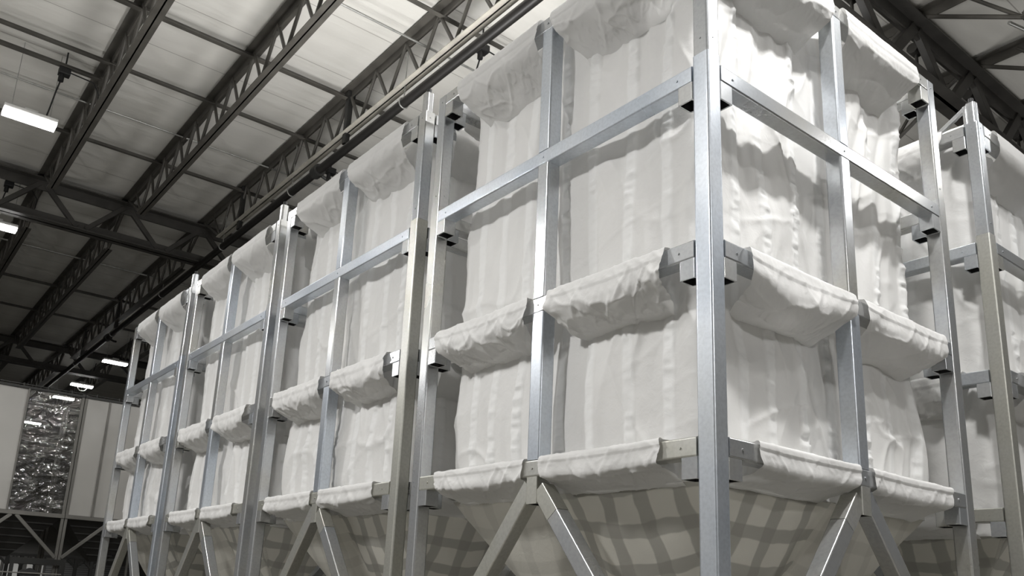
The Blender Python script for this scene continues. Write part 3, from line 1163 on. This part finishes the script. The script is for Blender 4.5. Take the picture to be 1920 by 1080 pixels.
def panel_silo(y0, y1, panels, film, label):
    r = thing('panel_silo', label, 'silo', (FX, y0, ZF), 'panel-walled silos at the far end')
    b = (FX, y0, ZF)
    X2 = FX - 16
    for y in (y0 + 0.25, y1 - 0.25):
        for x in (FX, X2):
            m = MB()
            m.tube((x, y, ZF), (x, y, FT + 0.6), 0.55, 0.5, (0, 1, 0), r=0.05, seg=1)
            m.build('corner_post', FRAME_GREY, r, b)
    for x in (FX + 0.1, X2):
        m = MB()
        m.tube((x, y0, FZ - 0.35), (x, y1, FZ - 0.35), 0.6, 0.75, (0, 0, 1), r=0.05, seg=1)
        m.build('beam', FRAME_GREY, r, b)
        m = MB()
        m.tube((x, y0, FT + 0.25), (x, y1, FT + 0.25), 0.6, 0.5, (0, 0, 1), r=0.05, seg=1)
        m.rod((x + 0.1, y0, FT + 0.75), (x + 0.1, y1, FT + 0.75), 0.12, 8)
        for q in np.arange(y0 + 2, y1, 4.1):
            m.rod((x + 0.1, q, FT + 0.4), (x + 0.1, q, FT + 1.0), 0.2, 8)
        m.build('top_rail', FRAME_DARK, r, b)
    for (a, c) in panels:
        n = 14
        yy = np.linspace(a, c, n)
        zz = np.linspace(FZ + 0.05, FT, 40)
        Yg, Zg = np.meshgrid(yy, zz)
        Xg = FX + 0.15 + 0.12 * vn(Yg / 3, Zg / 6, 5) + 0.05 * np.sin((Yg - a) / (c - a) * PI)
        sheet('wall_panel', Xg - FX, Yg - y0, Zg, [PANEL], r)
        m = MB()
        m.tube((FX + 0.35, c + 0.1, FZ), (FX + 0.35, c + 0.1, FT), 0.3, 0.3, (0, 1, 0), r=0.04, seg=1)
        m.build('seam_strip', FRAME_GREY, r, b)
    for (a, c) in film:
        yy = np.linspace(a, c, 50)
        zz = np.linspace(FZ + 0.05, FT, 110)
        Yg, Zg = np.meshgrid(yy, zz)
        Xg = FX + 0.1 + 0.10 * fbm(Yg / 2.2, Zg / 1.0, 9, 3)
        sheet('clear_panel', Xg - FX, Yg - y0, Zg, [FILM], r)
        for zr, q in ((23.8, 0.62), (21.7, 0.42), (20.1, 0.22), (17.0, 0.7), (15.5, 0.45), (14.5, 0.25)):
            m = MB()
            m.tube((FX - 0.7, a, zr), (FX - 0.7, a + (c - a) * q, zr), 0.25, 0.28, (0, 0, 1), r=0.03, seg=1)
            m.build('rib', FRAME_DARK, r, b)
    ym = (y0 + y1) / 2
    for yc, sg in ((y0 + 0.5, 1), (y1 - 0.5, -1)):
        m = MB()
        m.tube((FX + 0.1, ym - sg * 0.4, FZ - 0.7), (FX + 0.1, yc, 3.4), 0.6, 0.5, (1, 0, 0), r=0.05, seg=1)
        m.build('diagonal_brace', FRAME_GREY, r, b)
    # hopper: stepped grey sheet cone
    ro = [(y0 + .3, y1 - .3, X2, FX - .4, FZ - .6), (ym - 1.2, ym + 1.2, (FX + X2) / 2 - 1.2, (FX + X2) / 2 + 1.2, FZ - 8.0)]
    rows = []
    for v in np.linspace(0, 1, 7):
        a_ = [ro[0][q] + (ro[1][q] - ro[0][q]) * v for q in range(5)]
        rows.append([(a_[3], a_[0], a_[4]), (a_[3], a_[1], a_[4]), (a_[2], a_[1], a_[4]), (a_[2], a_[0], a_[4])])
    m = MB()
    for q in range(6):
        for e in range(4):
            m.quad(rows[q][e], rows[q][(e + 1) % 4], rows[q + 1][(e + 1) % 4], rows[q + 1][e])
        for e in (0,):
            A, B = Vector(rows[q][0]), Vector(rows[q][1])
            m.tube(A, B, 0.25, 0.25, (0, 0, 1), r=0.02, seg=1)
    m.build('hopper', HOP_GREY, r, b)
    return r


panel_silo(-13.2, 3.5, [(-13.0, -6.2)], [(-5.9, 3.2)], 'panel silo at the left edge with a clear wavy film window')
panel_silo(3.6, 20.3, [(3.9, 8.0), (8.3, 14.0)], [(14.3, 20.0)], 'panel silo with white sheets behind the last fabric silo')

# dark cross beam under the panel silos, and braced columns beyond
m = MB()
m.tube((-149, -4.2, 2.5), (-149, 4.8, 2.5), 0.6, 1.1, (0, 0, 1), r=0.05, seg=1)
m.tube((-149, -3.8, ZF), (-149, -3.8, 2.0), 0.6, 0.6, (0, 1, 0), r=0.05, seg=1)
m.tube((-149, 4.3, ZF), (-149, 4.3, 2.0), 1.3, 0.9, (0, 1, 0), r=0.05, seg=1)
tag(m.build('support_stand', FRAME_DARK, None, (-149, -4, ZF)), 'black low stand under the foot of the panel silo braces', 'stand')
r0 = thing('braced_column', '', 'column', (-190, 1.5, ZF))
m = MB()
m.tube((-190, 1.5, ZF), (-190, 1.5, 4.2), 0.7, 0.7, (0, 1, 0), r=0.05, seg=1)
m.build('column_shaft', FRAME_DARK, r0, (-190, 1.5, ZF))
for s in (-1, 1):
    m = MB()
    m.tube((-190, 1.5, 2.2), (-190, 1.5 + s * 1.9, 3.9), 0.5, 0.5, (1, 0, 0), r=0.05, seg=1)
    m.build('knee_brace', FRAME_DARK, r0, (-190, 1.5, ZF))
CL = ['black knee-braced column far left under the panel silos', 'black knee-braced column second from the left edge, low down',
      'black knee-braced column third from the left edge, behind the stand', 'black knee-braced column against the grey ribbed sheet',
      'black knee-braced column nearest the last fabric silo']
for i, y in enumerate((1.5, 4.3, 7.2, 15.4, 18.7)):
    c = r0 if i == 0 else copy_tree(r0)
    c.location = P(-190, y, ZF)
    c['label'] = CL[i]
    c['category'] = 'column'
    c['group'] = 'black columns beyond the panel silos'
m = MB()
m.tube((-190, -4, 4.4), (-190, 24, 4.4), 0.7, 0.6, (0, 0, 1), r=0.05, seg=1)
tag(m.build('column_beam', FRAME_DARK, None, (-190, -4, 4.4)), 'dark level beam resting on the knee-braced columns', 'beam')

# dark machine at the bottom left
r = thing('dark_machine', 'dark machine top with a pale edged rail, bottom left corner', 'machine', (-120, -8, ZF))
b = (-120, -8, ZF)
m = MB()
m.tube((-120, -14, -8), (-120, -2, -8), 5, 15.6, (0, 0, 1), r=0.3)
m.build('machine_body', FRAME_DARK, r, b)
m = MB()
m.tube((-117.8, -14, 0.35), (-117.8, -1.9, 0.35), 0.4, 0.18, (0, 0, 1), r=0.04, seg=1)
m.build('rail', FRAME_GREY, r, b)
m = MB()
for (ry, rz, rr) in ((-6.9, 0.2, 0.55), (-6.1, 0.35, 0.65), (-5.4, 0.2, 0.5)):
    m.rod((-119.5, ry, rz), (-117.9, ry, rz + 0.1), rr, 12)
m.build('knob', BLACK, r, b)

# ------------------------------------------------------------------ world, camera, view
wd = bpy.data.worlds.new('hall_world')
SC.world = wd
wd.use_nodes = True
wd.node_tree.nodes['Background'].inputs[0].default_value = (0.05, 0.05, 0.05, 1)
wd.node_tree.nodes['Background'].inputs[1].default_value = 0.3

cam = bpy.data.cameras.new('camera')
cam.sensor_width = 36
cam.lens = 1587.66 / 1920 * 36
cam.shift_x = 41.41 / 1920
cam.shift_y = 165.68 / 1920
cam.clip_end = 200
co = bpy.data.objects.new('camera', cam)
COL.objects.link(co)
yaw, pitch, roll = 0.92574, 0.25659, 0.05044
fwd = Vector((-math.sin(yaw) * math.cos(pitch), math.cos(yaw) * math.cos(pitch), math.sin(pitch)))
rt = Vector((math.cos(yaw), math.sin(yaw), 0))
up = rt.cross(fwd)
r2 = rt * math.cos(roll) + up * math.sin(roll)
u2 = up * math.cos(roll) - rt * math.sin(roll)
M = Matrix((r2, u2, -fwd)).transposed().to_4x4()
M.translation = Vector(P(23.449, -30.329, 0))
co.matrix_world = M
SC.camera = co
SC.view_settings.view_transform = 'Standard'
SC.view_settings.look = 'None'
SC.view_settings.exposure = 0.0
